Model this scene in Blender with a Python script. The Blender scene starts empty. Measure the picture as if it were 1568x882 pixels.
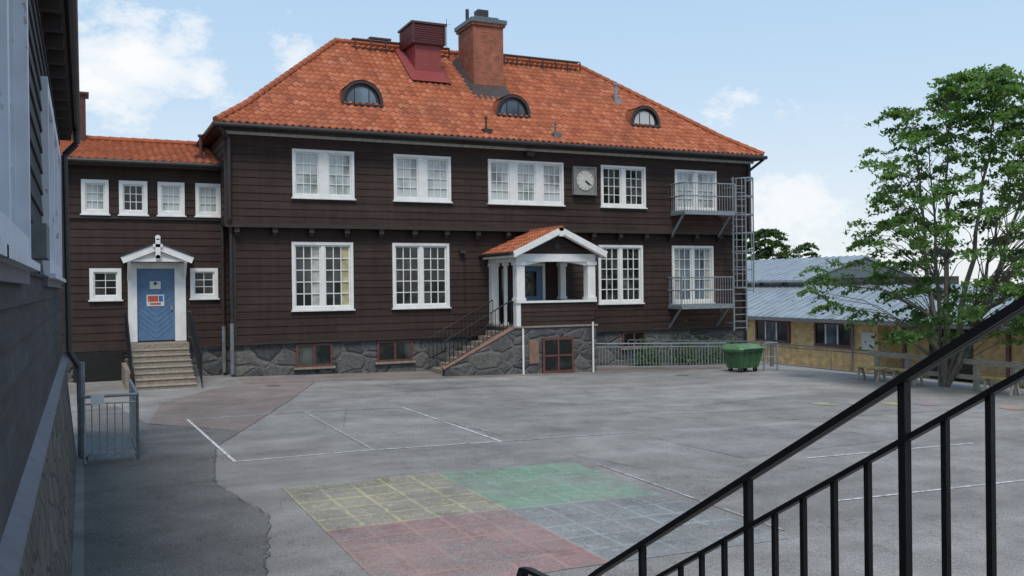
import bpy, math, random
from mathutils import Vector, Matrix
random.seed(7)
R=random.random
def U(a,b): return a+(b-a)*random.random()
scene=bpy.context.scene
COL=bpy.context.collection

# ------------------------------------------------------------------ materials
def new_mat(name):
    m=bpy.data.materials.new(name); m.use_nodes=True
    nt=m.node_tree; b=nt.nodes['Principled BSDF']
    return m,nt,b
def N(nt,t,**k):
    n=nt.nodes.new(t)
    for a,v in k.items(): setattr(n,a,v)
    return n
def L(nt,a,b): nt.links.new(a,b)
def math_(nt,op,a,b=None,c=None):
    n=N(nt,'ShaderNodeMath',operation=op)
    for i,x in enumerate((a,b,c)):
        if x is None: continue
        if isinstance(x,(int,float)): n.inputs[i].default_value=x
        else: L(nt,x,n.inputs[i])
    return n.outputs[0]
def mixc(nt,f,a,b,bt='MIX'):
    n=N(nt,'ShaderNodeMix',data_type='RGBA',blend_type=bt)
    for i,x in ((0,f),(6,a),(7,b)):
        if isinstance(x,(int,float)): n.inputs[i].default_value=x
        elif isinstance(x,tuple): n.inputs[i].default_value=(*x,1) if len(x)==3 else x
        else: L(nt,x,n.inputs[i])
    return n.outputs[2]
def coord(nt,scale=(1,1,1)):
    t=N(nt,'ShaderNodeTexCoord')
    if scale==(1,1,1): return t.outputs['Object']
    mp=N(nt,'ShaderNodeMapping'); mp.inputs['Scale'].default_value=scale
    L(nt,t.outputs['Object'],mp.inputs[0]); return mp.outputs[0]
def noise(nt,scale,detail=4,vec=None,sc=(1,1,1),rough=.55):
    n=N(nt,'ShaderNodeTexNoise'); n.inputs['Scale'].default_value=scale; n.inputs['Detail'].default_value=detail
    n.inputs['Roughness'].default_value=rough
    L(nt,vec if vec is not None else coord(nt,sc),n.inputs['Vector']); return n.outputs[0]
def ramp(nt,f,stops):
    n=N(nt,'ShaderNodeValToRGB'); e=n.color_ramp.elements
    while len(e)<len(stops): e.new(.5)
    for i,(p,c) in enumerate(stops):
        e[i].position=p; e[i].color=(*c,1) if isinstance(c,tuple) else (c,c,c,1)
    L(nt,f,n.inputs[0]); return n.outputs[0]
def bump(nt,b,h,strength=.3,dist=.02):
    n=N(nt,'ShaderNodeBump'); n.inputs['Strength'].default_value=strength; n.inputs['Distance'].default_value=dist
    L(nt,h,n.inputs['Height']); L(nt,n.outputs[0],b.inputs['Normal'])
def simple(name,col,rough=.6,var=.25,scale=6,metal=0,sc=(1,1,1),bmp=.15,spec=.5):
    m,nt,b=new_mat(name)
    n=noise(nt,scale,4,sc=sc)
    lo=tuple(c*(1-var) for c in col); hi=tuple(min(1,c*(1+var)) for c in col)
    c=ramp(nt,n,[(.3,lo),(.7,hi)]); L(nt,c,b.inputs['Base Color'])
    b.inputs['Roughness'].default_value=rough; b.inputs['Metallic'].default_value=metal
    b.inputs['Specular IOR Level'].default_value=spec
    if bmp: bump(nt,b,n,bmp,.01)
    return m
def wood_mat(name,col):
    m,nt,b=new_mat(name)
    n1=noise(nt,2.0,4,sc=(.6,.6,9)); n2=noise(nt,.45,3); n3=noise(nt,30,2,sc=(.15,.15,3))
    f=math_(nt,'ADD',math_(nt,'MULTIPLY',n1,.6),math_(nt,'MULTIPLY',n2,.4))
    lo=tuple(c*.72 for c in col); hi=tuple(c*1.32 for c in col)
    c=ramp(nt,f,[(.35,lo),(.65,hi)])
    c=mixc(nt,math_(nt,'MULTIPLY',ramp(nt,n3,[(.55,0.),(.8,1.)]),.18),c,(.09,.075,.068))
    st=noise(nt,3.0,3,sc=(2.2,2.2,.12)); c=mixc(nt,1.,c,ramp(nt,st,[(.35,.88),(.65,1.1)]),'MULTIPLY')
    at=N(nt,'ShaderNodeAttribute',attribute_name='rnd')
    k=math_(nt,'ADD',.88,math_(nt,'MULTIPLY',at.outputs['Fac'],.24))
    c=mixc(nt,1.,c,k,'MULTIPLY')
    L(nt,c,b.inputs['Base Color']); b.inputs['Roughness'].default_value=.7
    b.inputs['Specular IOR Level'].default_value=.2
    bump(nt,b,n3,.2,.01)
    return m
def white_mat(name,col=(.78,.775,.75),peel=.0):
    m,nt,b=new_mat(name)
    n=noise(nt,5,4)
    c=ramp(nt,n,[(.3,tuple(x*.86 for x in col)),(.7,col)])
    if peel:
        n2=noise(nt,11,6,sc=(1,1,.6),rough=.65); n3=noise(nt,1.2,2)
        c=mixc(nt,math_(nt,'MULTIPLY',ramp(nt,n2,[(.62,0.),(.64,1.)]),ramp(nt,n3,[(.52,0.),(.58,.8)])),c,(.34,.27,.21))
    L(nt,c,b.inputs['Base Color']); b.inputs['Roughness'].default_value=.5
    return m
def glass_mat(name,dark,light,p0,p1,scale=1.4):
    m,nt,b=new_mat(name)
    n=noise(nt,scale,3,sc=(1,1,.7))
    v=N(nt,'ShaderNodeTexVoronoi'); v.inputs['Scale'].default_value=1.3; L(nt,coord(nt,(1,1,.8)),v.inputs['Vector'])
    f=math_(nt,'ADD',math_(nt,'MULTIPLY',n,.7),math_(nt,'MULTIPLY',v.outputs['Distance'],.3))
    at=N(nt,'ShaderNodeAttribute',attribute_name='rnd')
    f=math_(nt,'ADD',f,math_(nt,'MULTIPLY',math_(nt,'SUBTRACT',at.outputs['Fac'],.5),.12))
    c=ramp(nt,f,[(p0,dark),(p1,light)]); L(nt,c,b.inputs['Base Color'])  # pale noise paints reflections and room contents into the pane colour
    b.inputs['Roughness'].default_value=.04; b.inputs['Specular IOR Level'].default_value=.55
    n3=noise(nt,1.1,1); bump(nt,b,n3,.06,.05)
    return m
def stone_mat(name,cols,mortar,scale=1.6,sc=(1,1,1.5),mw=.03):
    m,nt,b=new_mat(name)
    co=coord(nt,sc)
    ad=N(nt,'ShaderNodeVectorMath',operation='ADD'); L(nt,co,ad.inputs[0])
    wm=N(nt,'ShaderNodeVectorMath',operation='SCALE'); 
    nn=N(nt,'ShaderNodeTexNoise'); nn.inputs['Scale'].default_value=1.5; L(nt,co,nn.inputs['Vector']); L(nt,nn.outputs['Color'],wm.inputs[0]); wm.inputs['Scale'].default_value=.35
    L(nt,wm.outputs[0],ad.inputs[1])
    v=N(nt,'ShaderNodeTexVoronoi',feature='DISTANCE_TO_EDGE'); v.inputs['Scale'].default_value=scale; L(nt,ad.outputs[0],v.inputs['Vector'])
    v2=N(nt,'ShaderNodeTexVoronoi'); v2.inputs['Scale'].default_value=scale; L(nt,ad.outputs[0],v2.inputs['Vector'])
    sp=N(nt,'ShaderNodeSeparateColor'); L(nt,v2.outputs['Color'],sp.inputs[0])
    c=ramp(nt,sp.outputs[0],[(i/(len(cols)-1),x) for i,x in enumerate(cols)])
    fine=noise(nt,16,5,rough=.7)
    c=mixc(nt,1.,c,ramp(nt,fine,[(.3,.5),(.7,1.5)]),'MULTIPLY')
    e=ramp(nt,v.outputs['Distance'],[(mw*.5,0.),(mw*1.2,1.)])
    c=mixc(nt,e,mortar,c); L(nt,c,b.inputs['Base Color']); b.inputs['Roughness'].default_value=.85
    h=math_(nt,'ADD',ramp(nt,v.outputs['Distance'],[(0.,0.),(.12,1.)]),math_(nt,'MULTIPLY',fine,.6)); bump(nt,b,h,.8,.05)
    return m
def brick_mat(name,c1,c2,mo,scale=1.0,bw=.25,bh=.075):
    m,nt,b=new_mat(name)
    t=N(nt,'ShaderNodeTexCoord'); s=N(nt,'ShaderNodeSeparateXYZ'); L(nt,t.outputs['Object'],s.inputs[0])
    cx=N(nt,'ShaderNodeCombineXYZ'); L(nt,math_(nt,'ADD',s.outputs[0],s.outputs[1]),cx.inputs[0]); L(nt,s.outputs[2],cx.inputs[1])
    br=N(nt,'ShaderNodeTexBrick'); L(nt,cx.outputs[0],br.inputs['Vector'])
    br.inputs['Scale'].default_value=scale; br.inputs['Brick Width'].default_value=bw; br.inputs['Row Height'].default_value=bh
    br.inputs['Mortar Size'].default_value=.008; br.inputs['Color1'].default_value=(*c1,1); br.inputs['Color2'].default_value=(*c2,1); br.inputs['Mortar'].default_value=(*mo,1)
    n=noise(nt,3,4)
    c=mixc(nt,1.,br.outputs['Color'],ramp(nt,n,[(.3,.7),(.7,1.2)]),'MULTIPLY')
    L(nt,c,b.inputs['Base Color']); b.inputs['Roughness'].default_value=.85
    bump(nt,b,br.outputs['Fac'],-.4,.01)
    return m
def tile_mat():
    m,nt,b=new_mat('clay_roof_tile')
    at=N(nt,'ShaderNodeAttribute',attribute_name='rnd')
    c=ramp(nt,at.outputs['Fac'],[(0.,(.26,.072,.034)),(.25,(.345,.098,.044)),(.7,(.40,.122,.056)),(1.,(.46,.17,.09))])
    n=noise(nt,.8,4); c=mixc(nt,math_(nt,'MULTIPLY',ramp(nt,n,[(.45,0.),(.8,1.)]),.5),c,(.19,.075,.045))
    n2=noise(nt,14,3); c=mixc(nt,math_(nt,'MULTIPLY',ramp(nt,n2,[(.54,0.),(.7,1.)]),.38),c,(.15,.10,.07))
    L(nt,c,b.inputs['Base Color']); b.inputs['Roughness'].default_value=.8; b.inputs['Specular IOR Level'].default_value=.25
    return m
ABASE=.25
WARM=(1.035,.985,.935)
def asphalt_nodes(nt,b,base=ABASE,tint=WARM):
    f=noise(nt,60,2,rough=.8); md=noise(nt,1.1,5,rough=.65); lg=noise(nt,.16,3)
    c=ramp(nt,md,[(.3,base*.74),(.7,base*1.18)])
    c=mixc(nt,1.,c,ramp(nt,lg,[(.3,.80),(.7,1.16)]),'MULTIPLY')
    c=mixc(nt,1.,c,ramp(nt,f,[(.32,.5),(.5,1.),(.72,1.6)]),'MULTIPLY')
    nn=noise(nt,.5,5)
    cr=math_(nt,'ABSOLUTE',math_(nt,'SUBTRACT',nn,.5)); cr=ramp(nt,cr,[(.0,.70),(.003,1.)]); c=mixc(nt,1.,c,cr,'MULTIPLY')
    sp=noise(nt,3.7,3); c=mixc(nt,1.,c,ramp(nt,sp,[(.24,.58),(.31,1.),(.70,1.),(.78,1.22)]),'MULTIPLY')
    # old laying lanes: soft stripes in the direction of the long side
    ln=noise(nt,.9,2,sc=(.12,1.3,1)); c=mixc(nt,1.,c,ramp(nt,ln,[(.35,.90),(.65,1.08)]),'MULTIPLY')
    c=mixc(nt,1.,c,tint,'MULTIPLY')
    bump(nt,b,f,.3,.01); b.inputs['Roughness'].default_value=.9; b.inputs['Specular IOR Level'].default_value=.2
    return c
def asphalt_mat(name,base=ABASE,tint=WARM):
    m,nt,b=new_mat(name); L(nt,asphalt_nodes(nt,b,base,tint),b.inputs['Base Color']); return m
def worn_paint(name,col,thr=.5,base=ABASE):
    m,nt,b=new_mat(name)
    c=asphalt_nodes(nt,b,base)
    w=ramp(nt,noise(nt,9,5,rough=.7),[(thr-.12,0.),(thr+.12,1.)])
    c=mixc(nt,w,c,col); L(nt,c,b.inputs['Base Color']); return m

BROWN=wood_mat('dark_brown_boards',(.043,.0275,.0235))
BROWNT=simple('dark_brown_trim',(.034,.0225,.0195),.65)
GREYB=wood_mat('grey_slate_boards',(.060,.060,.066))
WHITE=white_mat('white_paint'); WHITEP=white_mat('peeling_white_paint',(.66,.69,.75),peel=1)
GL_D=glass_mat('window_glass_dark',(.008,.010,.010),(.10,.11,.10),.5,.80)
GL_L=glass_mat('window_glass_blinds',(.13,.15,.14),(.46,.50,.50),.30,.52)
GL_B=glass_mat('window_glass_blue',(.03,.045,.065),(.16,.22,.28),.35,.7)
GL_W=glass_mat('window_glass_white',(.40,.42,.42),(.55,.58,.58),.35,.7)
STONE=stone_mat('granite_blocks',[(.050,.053,.057),(.11,.11,.108),(.072,.074,.08),(.135,.13,.118),(.058,.06,.066),(.095,.095,.095)],(.145,.14,.128),1.35,mw=.020)
STONEL=stone_mat('rubble_stone',[(.06,.055,.048),(.13,.115,.095),(.09,.085,.075),(.17,.15,.125)],(.10,.09,.08),2.4,mw=.04)
BRICK=brick_mat('red_brick',(.27,.07,.035),(.36,.10,.05),(.24,.17,.13))
YBRICK=brick_mat('yellow_brick',(.66,.43,.17),(.74,.52,.24),(.55,.46,.33))
TILE=tile_mat()
REDM=simple('red_sheet_metal',(.24,.04,.036),.5,.12)
REDD=simple('dark_red_louvre',(.075,.022,.02),.5)
BLACKM=simple('black_painted_steel',(.010,.010,.012),.42,.3,40,bmp=.1)
DARKM=simple('dark_gutter_metal',(.032,.027,.027),.45)
GALV=simple('galvanised_steel',(.24,.27,.29),.45,.25,15,metal=.2)
GALVD=simple('blue_grey_metal',(.11,.135,.145),.5,.25,10,metal=.2)
PIPEG=simple('grey_pipe',(.16,.17,.18),.5)
CONC=simple('concrete_steps',(.25,.21,.17),.85,.3,14)
BLUED=simple('blue_door_paint',(.09,.17,.29),.5,.12,5)
LEDGE=simple('ledge_flashing',(.13,.14,.17),.45,.2,5,metal=.2)
GREENP=simple('green_plastic',(.045,.115,.05),.5,.2)
RUBBER=simple('rubber',(.02,.02,.02),.8)
LOG=simple('weathered_timber',(.38,.33,.27),.8,.3,8,sc=(1,1,4))
YSEAT=simple('yellow_bench_wood',(.5,.38,.12),.7)
BASEWIN=simple('brown_red_frame',(.12,.045,.038),.6)
DIAL=simple('clock_dial',(.50,.50,.45),.5,.1); CLKBOX=simple('clock_box',(.20,.20,.185),.6,.2)
POSTW=simple('poster_white',(.6,.62,.6),.6,.2,30); POSTR=simple('poster_red',(.5,.09,.05),.6,.5,18); POSTB=simple('poster_blue',(.06,.14,.4),.6,.4,18)
BARK=simple('bark',(.15,.13,.11),.9,.4,12,sc=(1,1,.3),bmp=.5)
CURT=simple('curtain_cloth',(.42,.38,.22),.9,.3,5); CURTW=simple('pale_curtain_cloth',(.40,.40,.37),.9,.3,5)
ROOFM,nt,b=new_mat('standing_seam_roof')
c=ramp(nt,noise(nt,1.2,4),[(.3,(.24,.28,.32)),(.7,(.35,.40,.44))]); L(nt,c,b.inputs['Base Color']); b.inputs['Roughness'].default_value=.45; b.inputs['Metallic'].default_value=.1
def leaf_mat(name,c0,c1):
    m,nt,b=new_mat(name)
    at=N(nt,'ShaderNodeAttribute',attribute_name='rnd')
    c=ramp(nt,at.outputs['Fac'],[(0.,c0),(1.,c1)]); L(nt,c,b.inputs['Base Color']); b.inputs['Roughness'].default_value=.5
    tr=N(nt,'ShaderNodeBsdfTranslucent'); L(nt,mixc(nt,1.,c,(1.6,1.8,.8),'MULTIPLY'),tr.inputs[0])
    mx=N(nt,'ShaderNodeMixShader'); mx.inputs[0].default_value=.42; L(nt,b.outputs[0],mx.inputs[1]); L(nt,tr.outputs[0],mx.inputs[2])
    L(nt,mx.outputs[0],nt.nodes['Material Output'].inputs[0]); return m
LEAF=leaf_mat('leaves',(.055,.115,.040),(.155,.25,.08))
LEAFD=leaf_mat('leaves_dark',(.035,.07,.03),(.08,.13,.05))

# ------------------------------------------------------------------ mesh builder
def empty(name,parent=None):
    o=bpy.data.objects.new(name,None); COL.objects.link(o)
    if parent: o.parent=parent
    return o
class MB:
    def __init__(s,name,parent=None):
        s.name=name; s.parent=parent; s.v=[]; s.f=[]; s.mi=[]; s.mats=[]; s.rnd=[]
    def m(s,mat):
        if mat not in s.mats: s.mats.append(mat)
        return s.mats.index(mat)
    def poly(s,pts,mat,rnd=None):
        i=len(s.v); s.v+= [tuple(p) for p in pts]; s.f.append(tuple(range(i,i+len(pts)))); s.mi.append(s.m(mat)); s.rnd.append(R() if rnd is None else rnd)
    def hexa(s,p,mat):
        i=len(s.v); s.v+=[tuple(q) for q in p]; k=s.m(mat); r=R()
        for f in ((0,3,2,1),(4,5,6,7),(0,1,5,4),(1,2,6,5),(2,3,7,6),(3,0,4,7)):
            s.f.append(tuple(i+j for j in f)); s.mi.append(k); s.rnd.append(r)
    def box(s,x0,x1,y0,y1,z0,z1,mat):
        s.hexa([(x0,y0,z0),(x1,y0,z0),(x1,y1,z0),(x0,y1,z0),(x0,y0,z1),(x1,y0,z1),(x1,y1,z1),(x0,y1,z1)],mat)
    def beam(s,p0,p1,w,h,mat,up=(0,0,1)):
        p0=Vector(p0);p1=Vector(p1); d=(p1-p0).normalized(); upv=Vector(up)
        if abs(d.dot(upv))>.99: upv=Vector((0,1,0))
        a=d.cross(upv).normalized()*w/2; u=a.cross(d).normalized()*h/2
        s.hexa([p0-a-u,p0+a-u,p1+a-u,p1-a-u,p0-a+u,p0+a+u,p1+a+u,p1-a+u],mat)
    def cyl(s,p0,p1,r0,r1,mat,n=10,caps=True):
        p0=Vector(p0);p1=Vector(p1); d=(p1-p0)
        if d.length<1e-6: return
        d.normalize(); q=Vector((0,0,1)) if abs(d.z)<.9 else Vector((1,0,0))
        a=d.cross(q).normalized(); b_=d.cross(a); i=len(s.v); k=s.m(mat); r=R()
        for c_,rr in ((p0,r0),(p1,r1)):
            for j in range(n):
                t=2*math.pi*j/n; s.v.append(tuple(c_+a*math.cos(t)*rr+b_*math.sin(t)*rr))
        for j in range(n):
            s.f.append((i+j,i+(j+1)%n,i+n+(j+1)%n,i+n+j)); s.mi.append(k); s.rnd.append(r)
        if caps:
            s.f.append(tuple(i+j for j in range(n))); s.f.append(tuple(i+n+j for j in range(n))); s.mi+=[k,k]; s.rnd+=[r,r]
    def pipe(s,pts,r,mat,n=10):
        for a,b_ in zip(pts,pts[1:]): s.cyl(a,b_,r,r,mat,n)
    def done(s,smooth=False):
        me=bpy.data.meshes.new(s.name); me.from_pydata(s.v,[],s.f); me.update()
        for m in s.mats: me.materials.append(m)
        me.polygons.foreach_set('material_index',s.mi)
        at=me.attributes.new('rnd','FLOAT','FACE'); at.data.foreach_set('value',s.rnd)
        if smooth: me.polygons.foreach_set('use_smooth',[True]*len(s.f))
        o=bpy.data.objects.new(s.name,me); COL.objects.link(o)
        if s.parent: o.parent=s.parent
        return o
def FP(F,a,o,h): return (F[0]+F[2]*a+F[4]*o, F[1]+F[3]*a+F[5]*o, h)
def fbox(mb,F,a0,a1,o0,o1,h0,h1,mat):
    mb.hexa([FP(F,a,o,h) for h in (h0,h1) for a,o in ((a0,o0),(a1,o0),(a1,o1),(a0,o1))],mat)
def clap(mb,F,a0,a1,h0,h1,holes,mat,board=.245,proj=.021):
    rows=[]
    z=h0
    while z<h1-1e-4:
        rows.append((z,min(z+board,h1))); z+=board
    for (z0,z1) in rows:
        cuts=sorted({z0,z1}|{hh for x in holes for hh in (x[2],x[3]) if z0<hh<z1})
        joints=sorted([a0+(a1-a0)*R() for _ in range(max(1,int((a1-a0)/5)))])
        for c0,c1 in zip(cuts,cuts[1:]):
            mid=(c0+c1)/2; ints=[(a0,a1)]
            for x in holes:
                if x[2]<mid<x[3]:
                    ni=[]
                    for p,q in ints:
                        if x[0]>=q or x[1]<=p: ni.append((p,q)); continue
                        if x[0]>p: ni.append((p,x[0]))
                        if x[1]<q: ni.append((x[1],q))
                    ints=ni
            o0=proj*(1-(c0-z0)/board); o1=proj*(1-(c1-z0)/board)
            for p,q in ints:
                js=[p]+[j for j in joints if p<j<q]+[q]
                for jj,(pp,qq) in enumerate(zip(js,js[1:])):
                    r=(math.sin(z0*91.7+jj*37.1+pp*.01)*43758.5)%1
                    mb.poly([FP(F,pp,o0,c0),FP(F,qq,o0,c0),FP(F,qq,o1,c1),FP(F,pp,o1,c1)],mat,r)
                    if abs(c0-z0)<1e-6: mb.poly([FP(F,pp,o0,c0),FP(F,qq,o0,c0),FP(F,qq,0,c0),FP(F,pp,0,c0)],mat,r)
def window(mb,F,a0,a1,h0,h1,nc,cols,rows,glass,mull=.13,trim=.085,white=None,sash=.045,mt=.022,curt=()):
    W=white or WHITE
    o0,o1=-.07,.065
    fbox(mb,F,a0,a0+trim,o0,o1,h0,h1,W); fbox(mb,F,a1-trim,a1,o0,o1,h0,h1,W)
    fbox(mb,F,a0+trim,a1-trim,o0,o1-.002,h1-trim,h1,W); fbox(mb,F,a0+trim,a1-trim,o0,o1-.002,h0,h0+trim,W)
    fbox(mb,F,a0-.04,a1+.04,.0,.11,h0-.045,h0-.002,W)
    A0,A1,H0,H1=a0+trim,a1-trim,h0+trim,h1-trim
    w=(A1-A0-mull*(nc-1))/nc
    for i in range(nc):
        c0=A0+i*(w+mull); c1=c0+w
        for j in range(cols):
            for k in range(rows):
                x0=c0+sash+(w-2*sash)*j/cols; x1=c0+sash+(w-2*sash)*(j+1)/cols
                z0=H0+sash+(H1-H0-2*sash)*k/rows; z1=H0+sash+(H1-H0-2*sash)*(k+1)/rows
                e=U(-.004,.004); e2=U(-.004,.004)
                g_=curt[i*cols+j] if len(curt)>i*cols+j and curt[i*cols+j] else glass
                mb.poly([FP(F,x0,-.05+e,z0),FP(F,x1,-.05-e,z0),FP(F,x1,-.05-e+e2,z1),FP(F,x0,-.05+e+e2,z1)],g_)
        if i<nc-1: fbox(mb,F,c1,c1+mull,o0,.04,H0,H1,W)
        fbox(mb,F,c0,c0+sash,-.07,.0,H0,H1,W); fbox(mb,F,c1-sash,c1,-.07,.0,H0,H1,W)
        fbox(mb,F,c0+sash,c1-sash,-.07,-.002,H0,H0+sash,W); fbox(mb,F,c0+sash,c1-sash,-.07,-.002,H1-sash,H1,W)
        for j in range(1,cols):
            x=c0+sash+(w-2*sash)*j/cols; fbox(mb,F,x-mt/2,x+mt/2,-.06,-.012,H0+sash,H1-sash,W)
        for j in range(1,rows):
            z=H0+sash+(H1-H0-2*sash)*j/rows; fbox(mb,F,c0+sash,c1-sash,-.06,-.016,z-mt/2,z+mt/2,W)
def hole(a0,a1,h0,h1): return (a0+.01,a1-.01,h0+.01,h1-.01)

def tiles(mb,pos,amin,amax,UL,tw=.235,rh=.27,sub=6,amp=.055,saw=.035):
    nr=int(round(UL/rh)); A0=min(amin(0),amin(UL)); A1=max(amax(0),amax(UL))
    nc=int((A1-A0)/tw)+1; k=mb.m(TILE)
    for r in range(nr):
        u0=UL*r/nr; u1=UL*(r+1)/nr
        l0,r0,l1,r1=amin(u0),amax(u0),amin(u1),amax(u1)
        if r0-l0<.02: continue
        i=len(mb.v); cols=[]
        js=[A0+j*tw/sub for j in range(nc*sub+1)]
        js=[a for a in js if l0-tw/sub<a<r0+tw/sub]
        for a in js:
            ph=(a-A0)/tw; cc=int(ph+.5)
            jit=((math.sin(cc*7.13+r*3.71)*9173.7)%1)*.012
            w=amp*(.5+.5*math.cos(2*math.pi*ph))**1.3+jit
            aa0=min(max(a,l0),r0); aa1=min(max(a,l1),r1)
            p0=pos(aa0,u0); p1=pos(aa1,u1)
            mb.v.append((p0[0],p0[1],p0[2]+w+saw)); mb.v.append((p1[0],p1[1],p1[2]+w)); mb.v.append((p0[0],p0[1],p0[2]+w-.005))
            cols.append(cc)
        for j in range(len(js)-1):
            a=i+3*j; b_=a+3
            rr=((math.sin(cols[j]*12.9898+r*78.233+A0)*43758.5453)%1)
            mb.f.append((a,b_,b_+1,a+1)); mb.mi.append(k); mb.rnd.append(rr)
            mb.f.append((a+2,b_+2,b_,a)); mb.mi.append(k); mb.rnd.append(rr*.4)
def caps(mb,p0,p1,r=.12,step=.36):
    p0=Vector(p0);p1=Vector(p1); n=max(1,int((p1-p0).length/step))
    for i in range(n):
        a=p0.lerp(p1,i/n); b_=p0.lerp(p1,(i+1.12)/n); mb.cyl(a,b_,r,r*.82,TILE,8)
        mb.rnd[-10:]=[.2+.5*R()]*10

# ------------------------------------------------------------------ ground
def g(x):
    pts=[(-900,0),(0,0),(19,-.40),(28.4,-1.40),(34,-1.9),(60,-2.4),(900,-2.4)]
    for (a,b_),(c_,d) in zip(pts,pts[1:]):
        if x<=c_: return b_+(d-b_)*(x-a)/(c_-a)
    return -2.4
ASPH=asphalt_mat('asphalt')
gm=MB('ground')
xs=[-900,-60,-20,0,19,28.4,34,60,900]
for a,b_ in zip(xs,xs[1:]):
    gm.poly([(a,-900,g(a)),(b_,-900,g(b_)),(b_,900,g(b_)),(a,900,g(a))],ASPH)
gm.done()
def sheet(name,pts,mat,lift=.004,parent=None):
    mb=MB(name,parent)
    def clip(ps,x,keep_right):
        out=[]
        for i in range(len(ps)):
            p,q=ps[i],ps[(i+1)%len(ps)]
            ip=(p[0]>=x) if keep_right else (p[0]<=x); iq=(q[0]>=x) if keep_right else (q[0]<=x)
            if ip: out.append(p)
            if ip!=iq:
                t=(x-p[0])/(q[0]-p[0]); out.append((x,p[1]+t*(q[1]-p[1])))
        return out
    for a,b_ in [(-99,0),(0,19),(19,28.4),(28.4,99)]:
        ps=clip(clip(pts,a,True),b_,False)
        if len(ps)>=3: mb.poly([(p[0],p[1],g(p[0])+lift) for p in ps],mat)
    return mb.done()
def strip(mb,p,q,w,mat,lift):
    d=Vector((q[0]-p[0],q[1]-p[1])); n=Vector((-d.y,d.x)).normalized()*w/2
    segs=max(1,int(d.length/.5))
    for i in range(segs):
        a=Vector(p)+d*i/segs; b_=Vector(p)+d*(i+1)/segs
        mb.poly([(a.x-n.x,a.y-n.y,g(a.x-n.x)+lift),(b_.x-n.x,b_.y-n.y,g(b_.x-n.x)+lift),(b_.x+n.x,b_.y+n.y,g(b_.x+n.x)+lift),(a.x+n.x,a.y+n.y,g(a.x+n.x)+lift)],mat)
PINK=asphalt_mat('asphalt_pinkish',.20,(1.13,.95,.88)); DARKA_SHADE=asphalt_mat('asphalt_dark_and_shade',.165,(1.02,.99,.95))
sheet('asphalt_patch_and_shade',[(2.0,-2.4),(1.8,-3.1),(.2,-7.4),(-1.5,-11.5),(-3.1,-9.6),(-2.6,-6),(-1.2,-3.6),(0,-2.2)],PINK)
sheet('asphalt_patch_and_shade',[(0,-.02),(20,-.02),(17,-2.7),(12,-2.9),(6.5,-2.7),(2.0,-2.35),(0,-2.15)],PINK)
sheet('asphalt_patch_and_shade',[(-4.3,-32),(-2.9,-32),(-2.7,-20.9),(-2.25,-18.6),(-2.6,-16.3),(-2.2,-13.2),(-1.5,-11.5),(-3.1,-9.55),(-3.6,-6),(-4.3,-5)],DARKA_SHADE)  # newer dark asphalt, with the left building's soft shadow painted into its tone
LIGHTA=asphalt_mat('asphalt_pale',.285,WARM); MIDA=asphalt_mat('asphalt_repair',.215,(1.03,.985,.94))
sheet('asphalt_patch_and_shade',[(5.2,-9.2),(15,-6.8),(17.5,-9.4),(9,-11.8)],LIGHTA)
sheet('asphalt_patch_and_shade',[(3.4,-4.2),(6.6,-3.6),(6.9,-5.6),(3.7,-6.3)],MIDA)
sheet('asphalt_patch_and_shade',[(5.4,-15.4),(9.4,-15.0),(9.7,-17.4),(5.6,-17.9)],MIDA)
CRACK=simple('crack_tar',(.10,.096,.09),.8)
cr=MB('asphalt_crack')
def crackline(pts,w=.022):
    for p,q in zip(pts,pts[1:]):
        n=max(1,int(math.dist(p,q)/.12)); prev=p
        for i in range(1,n+1):
            t=i/n; c_=(p[0]+(q[0]-p[0])*t+U(-.03,.03)*(i<n),p[1]+(q[1]-p[1])*t+U(-.03,.03)*(i<n))
            if R()<.82: strip(cr,prev,c_,w*U(.3,1.3),CRACK,.012)
            prev=c_
crackline([(2.0,-2.4),(1.8,-3.1),(.2,-7.4),(-1.5,-11.5),(-2.2,-13.2),(-2.6,-16.3),(-2.25,-18.6),(-2.7,-20.9),(-2.8,-24)],.018)
crackline([(-1.5,-11.5),(-3.1,-9.5)],.016)
crackline([(2.5,-11.5),(2.9,-14.2)],.02); crackline([(1.1,-9.5),(.4,-12.0)],.014); crackline([(3.1,-16.4),(4.1,-19.8)],.012)
crackline([(6,-12.2),(9,-13.6),(11,-16.2)],.010); crackline([(4.4,-7.5),(8,-8.8),(13.5,-9.4)],.012); crackline([(5.2,-15.5),(5.9,-18.9),(5.4,-21.5)],.008)
crackline([(0,-2.2),(2,-2.4),(6.5,-2.75),(12,-2.95),(17,-2.75)],.014)
cr.done()
mh=MB('drain_cover')
COVER=simple('worn_iron',(.13,.11,.10),.7)
for x,y in ((.6,-3.3),(13.9,-4.6)):
    mh.cyl((x,y,g(x)-.02),(x,y,g(x)+.010),.22,.22,COVER,24)
mh.done()
WL=worn_paint('worn_white_line',(.66,.66,.64),.46); WLF=worn_paint('faint_white_line',(.50,.50,.49),.54)
cl=MB('court_lines')
for p,q,m in (((-2.3,-9.3),(-2.1,-14.75),WL),((-2.1,-14.75),(2.6,-14.8),WL),((2.6,-14.8),(2.5,-9.4),WL),((-2.3,-9.3),(2.5,-9.4),WLF),((.2,-9.4),(.2,-14.75),WLF),
            ((6.6,-18.3),(10.6,-18.3),WL),((4.7,-20.9),(9.5,-21.0),WL),((7.5,-12.7),(10.2,-13.0),WLF),((9.5,-14.5),(15.5,-14.7),WLF),((2.6,-14.8),(5.5,-14.8),WLF),((3,-21.8),(3.1,-17.4),WLF)):
    strip(cl,p,q,.055,m,.008)
cl.done()
gmk=MB('coloured_game_marks')
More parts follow.
